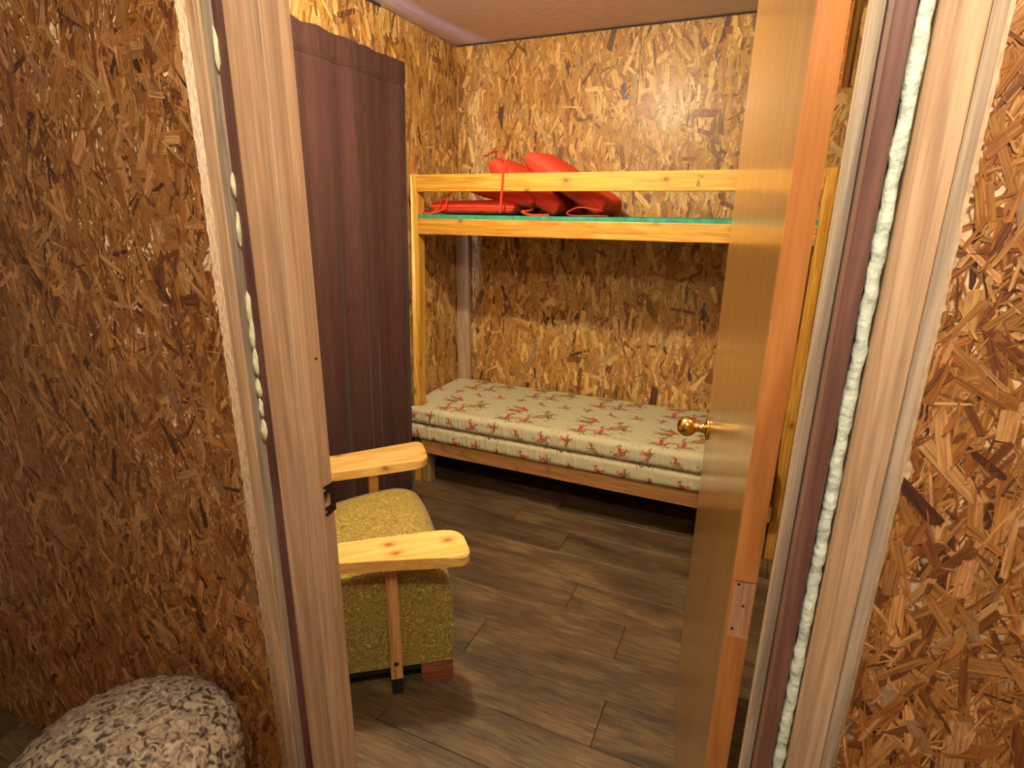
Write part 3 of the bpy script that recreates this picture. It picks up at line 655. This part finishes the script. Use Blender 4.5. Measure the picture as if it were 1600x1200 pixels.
def mattress(name, x0, x1, y0, y1, z0, z1, seed, uoff, voff, dense_top, notch, sag):
    r = 0.028; st_ = 0.003
    prof = []    # (y, z, s, front weight, top weight)
    nf = int((z1-z0-2*r)/st_)
    prof.append((y0+0.30, z0)); prof.append((y0+0.10, z0))
    for i in range(5): t = i/4*math.pi/2; prof.append((y0+r-r*math.sin(t), z0+r-r*math.cos(t)))
    for i in range(1, nf): prof.append((y0, z0+r+(z1-z0-2*r)*i/nf))
    for i in range(9): t = i/8*math.pi/2; prof.append((y0+r-r*math.cos(t), z1-r+r*math.sin(t)))
    if dense_top:
        nt_ = int((y1-y0-2*r)/st_)
        for i in range(1, nt_): prof.append((y0+r+(y1-y0-2*r)*i/nt_, z1))
    for i in range(7): t = i/6*math.pi/2; prof.append((y1-r+r*math.sin(t), z1-r+r*math.cos(t)))
    for i in range(5): t = i/4*math.pi/2; prof.append((y1-r+r*math.cos(t), z0+r-r*math.sin(t)))
    prof.append((y0+0.45, z0))
    P = np.array(prof); n = len(P)
    seg = np.hypot(*(P[1:]-P[:-1]).T); s = np.concatenate([[0], np.cumsum(seg)])
    yc, zc = (y0+y1)/2, (z0+z1)/2
    nx = int((x1-x0-2*r)/st_)
    X = np.concatenate([x0 + r - r*np.cos(np.linspace(0, np.pi/2, 9)), np.linspace(x0+r, x1-r, nx)[1:-1], x1 - r + r*np.sin(np.linspace(0, np.pi/2, 9))])
    ins = np.zeros(len(X)); ins[:9] = r*(1-np.sin(np.linspace(0, np.pi/2, 9))); ins[-9:] = r*(1-np.cos(np.linspace(0, np.pi/2, 9)))
    Yg = np.tile(P[:, 0], (len(X), 1)); Zg = np.tile(P[:, 1], (len(X), 1)); Xg = np.repeat(X[:, None], n, 1)
    hy_, hz_ = (y1-y0)/2, (z1-z0)/2
    Yg = yc + (Yg-yc)*(1-ins[:, None]/hy_); Zg = zc + (Zg-zc)*(1-ins[:, None]/hz_)
    fw = np.clip((y0+0.03-P[:, 0])/0.03, 0, 1)[None, :]; tw = np.clip((P[:, 1]-(z1-0.004))/0.004, 0, 1)[None, :]
    tuck = np.abs(snoise(Xg + 0.10*(Zg-z0), seed, (9, 14, 21, 31, 47)))**0.8
    lowness = np.clip((z1-Zg)/(z1-z0), 0, 1)
    Yg = Yg - fw*(tuck*0.0105*(0.3+lowness) - 0.002)
    puff = np.clip(1-((Yg-yc)/hy_)**4, 0, 1)
    Zg = Zg + tw*(0.004*puff + 0.0016*snoise(Xg*1.0+Yg*2.2, seed+1, (2.3, 4.1, 7.7)) + 0.0010*snoise(Yg-Xg*.35, seed+2, (6, 11, 17)))
    Zg = Zg + (np.clip(1-(Zg-z0)/0.03, 0, 1))*fw*0.004*snoise(Xg, seed+3, (0.7, 1.7, 3.1))
    # end by the post: the foam is squeezed where the post stands and bulges past it in front
    if notch:
        e = np.clip((x0+0.5-Xg)/0.5, 0, 1)**2
        sq = 1/(1+np.exp(-(Yg-2.535)/0.006)) * 1/(1+np.exp((Yg-2.645)/0.010))
        Xg = Xg + e*(0.094*sq) + e*0.040*(1/(1+np.exp((Yg-2.53)/0.008)))
    Zg = Zg + sag*np.clip((x0+0.35-Xg)/0.35, 0, 1)**2*fw
    verts = np.stack([Xg, Yg, Zg], -1).reshape(-1, 3)
    o_ = np.array([(x0+x1)/2, (y0+y1)/2, z0]); m_ = len(X)
    ii, jj = np.meshgrid(np.arange(m_-1), np.arange(n), indexing='ij'); j2 = (jj+1) % n
    q = np.stack([ii*n+jj, ii*n+j2, (ii+1)*n+j2, (ii+1)*n+jj], -1).reshape(-1, 4)
    lv = np.concatenate([q.ravel(), np.arange(n), (m_-1)*n+np.arange(n)[::-1]])
    ls = np.concatenate([np.arange(len(q))*4, [len(q)*4, len(q)*4+n]])
    me = bpy.data.meshes.new(name)
    me.vertices.add(len(verts)); me.vertices.foreach_set('co', (verts-o_).astype(np.float32).ravel())
    me.loops.add(len(lv)); me.loops.foreach_set('vertex_index', lv.astype(np.int32))
    me.polygons.add(len(ls)); me.polygons.foreach_set('loop_start', ls.astype(np.int32))
    me.polygons.foreach_set('use_smooth', np.ones(len(ls), bool))
    me.update(calc_edges=True)
    C = np.ones((m_*n, 4), np.float32)
    C[:, :3] = sample(np.repeat(X, n)+uoff, np.tile(s-s[7+nf-1], m_)+voff)
    at = me.attributes.new('print', 'FLOAT_COLOR', 'POINT'); at.data.foreach_set('color', C.ravel())
    bm = bmesh.new(); bm.from_mesh(me); bmesh.ops.recalc_face_normals(bm, faces=bm.faces[:]); bm.to_mesh(me); bm.free()
    return link(name, me, M_sheet, None, tuple(o_))
lm = mattress('mattress', -1.772, 0.160, 2.505, 3.155, 0.2865, 0.381, 5, 0.13, 0.115, False, True, 0.006)
tag(lm, 'lower thin mattress in rider-print sheet resting on the bunk rail', 'mattress', 'mattresses on the lower bunk')
um = mattress('mattress', -1.772, 0.160, 2.500, 3.157, 0.3835, 0.479, 9, 0.02, 0.085, True, True, 0.012)
tag(um, 'upper cream mattress with cowboy rider print, top of the bed', 'mattress', 'mattresses on the lower bunk')

# ------------------------------------------------------------------ red cushions on the upper deck
def pillow_mesh(L_, W_, T_, seed, n=28):
    rng = np.random.default_rng(seed)
    V = []; F = []
    ph = rng.uniform(0, 6.28, 6)
    def h(u, v):
        e = (1-abs(u)**14.0)*(1-abs(v)**10.0)
        return max(e, 0)**0.48*(0.92+0.08*(1-u*u)*(1-v*v))
    ids = {}
    for side in (1, -1):
        for i in range(n+1):
            for j in range(n+1):
                u = math.sin((2*i/n-1)*math.pi/2); v = math.sin((2*j/n-1)*math.pi/2)
                edge = i in (0, n) or j in (0, n)
                if edge and side < 0: ids[(side, i, j)] = ids[(1, i, j)]; continue
                rr = 1 - 0.05*(u*u*v*v)
                wr_ = 0.0022*math.sin(14*u+ph[0]+5*v)*max(abs(u), abs(v))**3 + 0.003*math.sin(3*u+ph[1])*math.cos(2.5*v+ph[2])
                ids[(side, i, j)] = len(V)
                V.append((u*L_/2*rr*(1-0.015*(1-v*v)), v*W_/2*rr*(1-0.015*(1-u*u)), side*T_/2*h(u, v) + (0 if edge else wr_)))
    for side in (1, -1):
        for i in range(n):
            for j in range(n):
                q = (ids[(side,i,j)], ids[(side,i+1,j)], ids[(side,i+1,j+1)], ids[(side,i,j+1)])
                F.append(q if side > 0 else q[::-1])
    edge_pts = [V[ids[(1, i, 0)]] for i in range(n+1)] + [V[ids[(1, n, j)]] for j in range(1, n+1)] + [V[ids[(1, i, n)]] for i in range(n-1, -1, -1)] + [V[ids[(1, 0, j)]] for j in range(n-1, -1, -1)]
    return mesh_from('cushion', V, F), edge_pts
def cushion(cx, cz, ang, L_, W_, T_, yc, label, seed, ties):
    e = empty('seat_cushion', (cx, yc, cz)); e.rotation_euler = (0, ang, 0)
    tag(e, label, 'cushion', 'red tie-on cushions on the upper bunk')
    me, ed = pillow_mesh(L_, W_, T_, seed)
    link('cover', me, M_red, e, smooth=True)
    bm = bmesh.new(); bm_tube(bm, ed, 0.0035, 6); link('piping', bm_mesh('piping', bm), M_red, e, smooth=True)
    inv = (Matrix.Translation((cx, yc, cz)) @ Matrix.Rotation(ang, 4, 'Y')).inverted()
    for pts, rad in ties:
        bm = bmesh.new(); fine = []
        pts = [Vector(p) for p in pts]
        for i in range(len(pts)-1):           # smooth path through the points
            p0 = pts[max(i-1, 0)]; p1 = pts[i]; p2 = pts[i+1]; p3 = pts[min(i+2, len(pts)-1)]
            for k in range(6):
                t = k/6; fine.append(0.5*((2*p1)+(-p0+p2)*t+(2*p0-5*p1+4*p2-p3)*t*t+(-p0+3*p1-3*p2+p3)*t**3))
        fine.append(pts[-1])
        bm_tube(bm, [inv @ p for p in fine], rad, 6, flat=0.45)
        link('tie', bm_mesh('tie', bm), M_red, e, smooth=True)
    return e
DKZ = 1.514
cushion(-1.405, DKZ+0.039, 0.0, 0.50, 0.40, 0.074, 2.85, 'red cushion lying flat at the left end of the upper bunk', 1,
        [([(-1.66, 2.66, DKZ+0.03), (-1.67, 2.61, DKZ+0.018), (-1.62, 2.60, DKZ+0.006), (-1.57, 2.61, DKZ+0.03), (-1.545, 2.62, DKZ+0.085), (-1.52, 2.66, DKZ+0.10)], 0.005),
         ([(-1.66, 2.66, DKZ+0.03), (-1.69, 2.63, DKZ+0.006), (-1.60, 2.59, DKZ+0.006), (-1.53, 2.60, DKZ+0.03), (-1.505, 2.61, DKZ+0.09), (-1.50, 2.66, DKZ+0.12)], 0.005)])
cushion(-1.270, 1.622, math.radians(13), 0.42, 0.40, 0.080, 2.87, 'red cushion leaning low over the flat one, under two others', 2,
        [([(-1.07, 2.67, DKZ+0.03), (-1.07, 2.62, DKZ+0.025), (-1.10, 2.60, DKZ+0.02), (-1.05, 2.60, DKZ+0.005), (-0.96, 2.605, DKZ+0.005)], 0.006)])
cushion(-1.140, 1.652, math.radians(31), 0.45, 0.40, 0.100, 2.89, 'middle red cushion of the leaning pile, its corner above the rail', 3,
        [([(-1.345, 2.70, 1.795), (-1.26, 2.66, 1.815), (-1.205, 2.62, 1.79), (-1.18, 2.585, 1.735), (-1.175, 2.553, 1.705), (-1.178, 2.5525, 1.66), (-1.182, 2.553, 1.62), (-1.188, 2.556, 1.57), (-1.195, 2.566, 1.525)], 0.0062)])
cushion(-0.922, 1.668, math.radians(31), 0.48, 0.40, 0.106, 2.87, 'topmost red cushion leaning on the right of the pile', 4,
        [([(-0.72, 2.68, 1.54), (-0.76, 2.63, 1.55), (-0.82, 2.605, 1.555), (-0.87, 2.60, 1.53), (-0.84, 2.60, DKZ+0.005), (-0.74, 2.605, DKZ+0.005), (-0.68, 2.62, DKZ+0.005)], 0.005)])

# ------------------------------------------------------------------ curtain
CY0, CY1, CZ0, CZ1 = 1.16, 2.535, 0.035, 2.205
def make_curtain():
    ny, nz = 420, 150
    ys = np.linspace(0, 1, ny); zs = np.linspace(0, 1, nz)
    S_, T_ = np.meshgrid(ys, zs, indexing='ij')
    z = CZ0 + (CZ1-CZ0)*T_
    hdr = np.clip((z-2.105)/0.012, 0, 1)                       # above the stitched line
    y = CY0 + (CY1-CY0)*S_
    y = CY0 + (CY1 - CY0 - 0.055*(1-T_)**1.2 - 0.0)*S_
    w1 = S_*5.6 + 0.10*np.sin(2.6*T_+1) + 0.16*np.sin(2*np.pi*S_*1.7+0.6)
    w2 = S_*10.7 + 0.22*np.sin(2*np.pi*S_*2.3+1.1) - 0.25*T_
    big = 0.62*np.sin(2*np.pi*w1 + 0.55*np.sin(2*np.pi*w1)) + 0.36*(0.35+0.65*np.sin(2*np.pi*S_*0.9+2.2*T_)**2)*np.sin(2*np.pi*w2 + 0.4*np.sin(2*np.pi*w2))
    sm = (0.5*np.sin(2*np.pi*S_*19+1.0) + 0.35*np.sin(2*np.pi*S_*31+2.0))*(0.5+0.5*np.sin(2*np.pi*S_*3.3))
    amp = 0.016 + 0.019*(1-T_)**0.7
    pinch = np.exp(-((z-2.105)/0.006)**2)
    topen = np.clip((2.205-z)/0.02, 0, 1)
    x = -1.695 + big*amp*(1-hdr*0.4) + sm*0.0035*np.clip((z-1.85)/0.25, 0, 1) - pinch*0.006 + hdr*0.004
    # a few small creases
    for (cy, cz, a, ln) in ((2.19, 1.93, .8, .05), (2.20, 1.60, 1.2, .06), (2.47, 1.63, -1.0, .05), (2.33, 1.35, 1.4, .09), (2.05, 1.1, .4, .05), (2.42, 0.62, .3, .05)):
        u = (y-cy)*math.cos(a)+(z-cz)*math.sin(a); v = -(y-cy)*math.sin(a)+(z-cz)*math.cos(a)
        x = x + 0.006*np.exp(-(u/ln)**2)*np.tanh(v/0.006)*np.exp(-(v/0.03)**2)
    zz = z + hdr*0.003*np.sin(2*np.pi*S_*9+0.5)*T_
    V = np.stack([x, y, zz], -1).reshape(-1, 3); n = nz
    o_ = np.array([-1.695, (CY0+CY1)/2, CZ0])
    ii, jj = np.meshgrid(np.arange(ny-1), np.arange(nz-1), indexing='ij')
    q = np.stack([ii*n+jj, (ii+1)*n+jj, (ii+1)*n+jj+1, ii*n+jj+1], -1).reshape(-1, 4)
    me = bpy.data.meshes.new('curtain'); me.vertices.add(len(V)); me.vertices.foreach_set('co', (V-o_).astype(np.float32).ravel())
    me.loops.add(q.size); me.loops.foreach_set('vertex_index', q.ravel().astype(np.int32)); me.polygons.add(len(q)); me.polygons.foreach_set('loop_start', (np.arange(len(q))*4).astype(np.int32))
    me.polygons.foreach_set('use_smooth', np.ones(len(q), bool)); me.update(calc_edges=True)
    o = link('curtain', me, M_curtain, None, tuple(o_))
    sd = o.modifiers.new('solid', 'SOLIDIFY'); sd.thickness = 0.0014; sd.offset = 0
    tag(o, 'long dark brown curtain hanging on the left wall', 'curtain')
    # stitched line of the rod pocket
    bm = bmesh.new(); j = int((2.105-CZ0)/(CZ1-CZ0)*(nz-1))
    pts = [Vector(V[i*n+j]) + Vector((0.0012, 0, 0)) - Vector(o_) for i in range(0, ny, 2)]
    bm_tube(bm, pts, 0.0013, 4)
    link('pocket_seam', bm_mesh('pocket_seam', bm), M_black, o)
    return o
curt = make_curtain()
bm = bmesh.new(); bm_tube(bm, [(-1.724, 1.12, 2.155), (-1.724, 2.525, 2.155)], 0.009, 12)
for y in (1.14, 2.515): bm_box(bm, XL+0.002, -1.722, y-0.006, y+0.006, 2.148, 2.162)
bm.verts.ensure_lookup_table()
for v in bm.verts: v.co -= Vector((-1.724, 1.82, 2.155))
cr = link('curtain_rod', bm_mesh('curtain_rod', bm), M_white, None, (-1.724, 1.82, 2.155))
tag(cr, 'white curtain rod hidden in the pocket of the brown curtain', 'curtain rod')

# ------------------------------------------------------------------ armchair
CA = math.radians(42.0)
u_, v_ = np.array([math.cos(CA), math.sin(CA)]), np.array([-math.sin(CA), math.cos(CA)])
Oc = u_*0.315 + v_*1.845
chair = empty('armchair', (Oc[0], Oc[1], 0.0), CA)
tag(chair, 'mustard brocade armchair with pale pine armrests in the doorway', 'armchair')
SPL = math.tan(math.radians(6.5))
def hw(x): return 0.318 + x*SPL            # half width narrows toward the back
SD, SB, ST = 0.54, 0.085, 0.425
prof = [(-SD, SB), (-SD, 0.22), (-SD, 0.36)]
for i in range(5): t = i/4*math.pi/2; prof.append((-SD+0.02-0.02*math.cos(t), 0.36+0.02*math.sin(t)))
for i in range(1, 14): k = i/14; prof.append((-SD+0.02+(SD-0.15)*k, 0.38+0.052*math.sin(k*math.pi*0.5)))
for i in range(0, 13):
    t = i/12*math.pi/2; prof.append((-0.13+0.126*math.sin(t), 0.432-0.085+0.085*math.cos(t)))
for i in range(1, 9): prof.append((-0.004 + 0.004*math.sin(i/8*math.pi), 0.347-(0.347-SB)*i/8))
def seat_mesh():
    V = []; F = []; m_ = 29; n = len(prof)
    for i in range(m_):
        f_ = -1 + 2*i/(m_-1)
        for (x, z) in prof:
            top = max(0, min(1, (z-0.30)/0.10)); cr_ = (1-abs(f_)**2.6)*0.022*top
            fx = (1-abs(f_)**3)*0.012*(1 if x > -0.1 else 0)
            V.append((x+fx, hw(x)*f_, z+cr_))
    for i in range(m_-1):
        for j in range(n):
            k = (j+1) % n; F.append((i*n+j, i*n+k, (i+1)*n+k, (i+1)*n+j))
    F.append(tuple(range(n))); F.append(tuple((m_-1)*n+j for j in range(n-1, -1, -1)))
    me = mesh_from('seat', V, F)
    bm = bmesh.new(); bm.from_mesh(me); bmesh.ops.recalc_face_normals(bm, faces=bm.faces[:]); bm.to_mesh(me); bm.free()
    for p in me.polygons: p.use_smooth = len(p.vertices) == 4
    return me
seat = link('seat', seat_mesh(), M_broc, chair)
for s_ in (-1, 1):
    bm = bmesh.new(); bm_tube(bm, [(x+0.001, s_*(hw(x)+0.001), z+0.001) for x, z in prof[2:]], 0.0042, 6)
    link('piping', bm_mesh('piping', bm), M_pipe, seat, smooth=True)
# underside board
bm = bmesh.new()
q = [(-SD+0.01, -hw(-SD)+0.012), (-0.02, -hw(0)+0.015), (-0.02, hw(0)-0.015), (-SD+0.01, hw(-SD)-0.012)]
a_ = [bm.verts.new((x, y, 0.055)) for x, y in q]; b_ = [bm.verts.new((x, y, 0.0865)) for x, y in q]
bm.faces.new(a_[::-1]); bm.faces.new(b_)
for i in range(4): bm.faces.new((a_[i], a_[(i+1) % 4], b_[(i+1) % 4], b_[i]))
link('underframe', bm_mesh('underframe', bm), M_black, chair)
# reddish block feet, rounded at the back lower corner
def foot_mesh(L_, W_, H_):
    out = [(0, 0), (0, H_)]; out = [(0, H_), (-L_, H_), (-L_, 0.035)]
    for i in range(1, 8): t = i/7*math.pi/2; out.append((-L_+0.032-0.032*math.cos(t), 0.032-0.032*math.sin(t)))
    out.append((0, 0.006))
    n = len(out); V = [(x, -W_/2, z) for x, z in out] + [(x, W_/2, z) for x, z in out]
    F = [tuple(range(n))[::-1], tuple(range(n, 2*n))] + [(i, (i+1) % n, n+(i+1) % n, n+i) for i in range(n)]
    me = mesh_from('foot', V, F); bm = bmesh.new(); bm.from_mesh(me); bmesh.ops.recalc_face_normals(bm, faces=bm.faces[:]); bm.to_mesh(me); bm.free()
    return me
fm = foot_mesh(0.105, 0.05, SB+0.004)
for s_ in (-1, 1):
    link('foot', fm, M_foot, chair, (-0.002, s_*(hw(-0.03)-0.024), 0), (0, 0, s_*math.radians(6.5)))
    link('foot', fm, M_foot, chair, (-SD+0.005, s_*(hw(-SD)-0.028), 0), (0, 0, math.pi + s_*math.radians(6.5)))
# armrests: boards that widen toward a rounded front end
def arm_mesh(inner, of, ob, top=0.55, th=0.036):
    xf, xb = 0.038, -0.52
    def rc(cx, cy, r, a0, a1, n=8): return [(cx+r*math.cos(a0+(a1-a0)*i/n), cy+r*math.sin(a0+(a1-a0)*i/n)) for i in range(n+1)]
    r1, r2 = 0.034, 0.055
    pts = [(xb, inner[1])]
    pts += [(xb+(xf-r2-xb)*k/8, inner[1]+(inner[0]-inner[1])*k/8 - 0.006*math.sin(k/8*math.pi)) for k in range(1, 8)]
    pts += rc(xf-r2, inner[0]+r2, r2, -math.pi/2, 0)
    pts += rc(xf-r1, of-r1, r1, 0, math.pi/2)
    pts += [(xf-r1+(xb-xf+r1)*k/8, of+(ob-of)*(k/8) - 0.006*math.sin(k/8*math.pi)) for k in range(1, 8)]
    pts.append((xb, ob))
    bm = bmesh.new(); lo = [bm.verts.new((x, y, top-th)) for x, y in pts]; hi = [bm.verts.new((x, y, top)) for x, y in pts]
    fb = bm.faces.new(lo[::-1]); ft = bm.faces.new(hi)
    for i in range(len(pts)): bm.faces.new((lo[i], lo[(i+1) % len(pts)], hi[(i+1) % len(pts)], hi[i]))
    es = list(ft.edges)+list(fb.edges); bmesh.ops.bevel(bm, geom=es, offset=0.004, segments=2, affect='EDGES')
    return bm
bm = arm_mesh((0.283, 0.268), 0.492, 0.415)
link('armrest', bm_mesh('armrest', bm), M_arm, chair)
bm = arm_mesh((0.262, 0.242), 0.425, 0.325)
for v in bm.verts: v.co.y *= -1
bmesh.ops.reverse_faces(bm, faces=bm.faces[:])
link('armrest', bm_mesh('armrest', bm), M_arm, chair)
for s_ in (-1, 1):
    for xq, zq in ((-0.190, 0.062), (-0.47, 0.062)):
        yy = hw(xq)+0.0055
        bm = bmesh.new(); bm_box(bm, -0.0195, 0.0195, 0, 0.024, zq, 0.5145, 0.004)
        if s_ < 0:
            for v in bm.verts: v.co.y *= -1
            bmesh.ops.reverse_faces(bm, faces=bm.faces[:])
        po = link('arm_post', bm_mesh('arm_post', bm), M_arm_z, chair, (xq, s_*yy, 0), (0, 0, s_*math.radians(6.5)))
        bm = bmesh.new(); bm_box(bm, -0.018, 0.018, s_*0.001 if s_ > 0 else -0.022, 0.022 if s_ > 0 else -0.001, 0.0, zq, 0.002)
        link('rubber_foot', bm_mesh('rubber_foot', bm), M_black, po)
        bm = bmesh.new(); bmesh.ops.create_icosphere(bm, subdivisions=3, radius=0.0085)
        for v in bm.verts: v.co.y *= 0.45
        bo = link('bolt', bm_mesh('bolt', bm), M_dkbolt, po, (0, s_*0.0245, 0.125), smooth=True)
# backrest (leans back, behind the door frame from here)
def back_mesh():
    V = []; F = []; m_ = 21; path = []
    for i in range(13): k = i/12; path.append((-0.505-0.10*k*0.9, 0.365+0.47*k))
    loop = [(x, z, 0.055) for x, z in path]
    n = 0; rings = []
    for i in range(m_):
        f_ = -1+2*i/(m_-1); ring = []
        for x, z, t in loop: ring.append((x+0.03*(1-f_*f_)+0.004, z))
        for k in range(1, 6): a = k/6*math.pi; x, z, t = loop[-1]; ring.append((x+0.03*(1-f_*f_)*(0.5+0.5*math.cos(a)) - 0.030*(1-math.cos(a)), z+0.025*math.sin(a)))
        for x, z, t in loop[::-1]: ring.append((x-0.060, z))
        n = len(ring)
        for x, z in ring: V.append((x, 0.262*f_, z))
    for i in range(m_-1):
        for j in range(n): k = (j+1) % n; F.append((i*n+j, i*n+k, (i+1)*n+k, (i+1)*n+j))
    F.append(tuple(range(n))); F.append(tuple((m_-1)*n+j for j in range(n-1, -1, -1)))
    me = mesh_from('backrest', V, F); bm = bmesh.new(); bm.from_mesh(me); bmesh.ops.recalc_face_normals(bm, faces=bm.faces[:]); bm.to_mesh(me); bm.free()
    for p in me.polygons: p.use_smooth = len(p.vertices) == 4
    return me
link('backrest', back_mesh(), M_broc, chair)

# ------------------------------------------------------------------ woven basket in the hall
prof = [(0.10, 0.0)]
NR = 66
for i in range(NR+1):
    k = i/NR; z = 0.004 + 0.635*k
    r = 0.105 + 0.085*math.sin(min(1, k*1.12)*math.pi*0.5)**1.1
    if k > 0.86: r -= 0.115*((k-0.86)/0.14)**2.2
    prof.append((r, z))
prof += [(0.06, 0.642), (0.03, 0.644)]
def wob(th, j):
    if j == 0 or j > NR: return 0
    return 0.0042*math.sin(th*26 + math.pi*(j//2))+0.0015*math.sin(j*1.7+th*3)
bk = link('wicker_basket', lathe_mesh('wicker_basket', prof, 156, wob=wob), M_wicker, None, (-0.955, 0.435, 0.0), smooth=True)
tag(bk, 'rounded woven wicker basket on the hall floor at the left edge', 'basket')

# ------------------------------------------------------------------ ceiling lamps
def lamp(loc, watts, col, label, radius):
    e = empty('ceiling_lamp', (loc[0], loc[1], ZC)); tag(e, label, 'lamp')
    link('lamp_base', lathe_mesh('lamp_base', [(0.055, -0.002), (0.055, -0.012), (0.03, -0.035), (0.022, -0.055)][::-1], 28), M_white, e, smooth=True)
    point_light('lamp_light', loc, watts, col, radius, e)
lamp(ROOM_LAMP, ROOM_W, ROOM_C, 'bare ceiling bulb in the bedroom above the armchair', 0.035)
lamp(HALL_LAMP, HALL_W, HALL_C, 'bare ceiling bulb in the hall behind the viewer', 0.05)
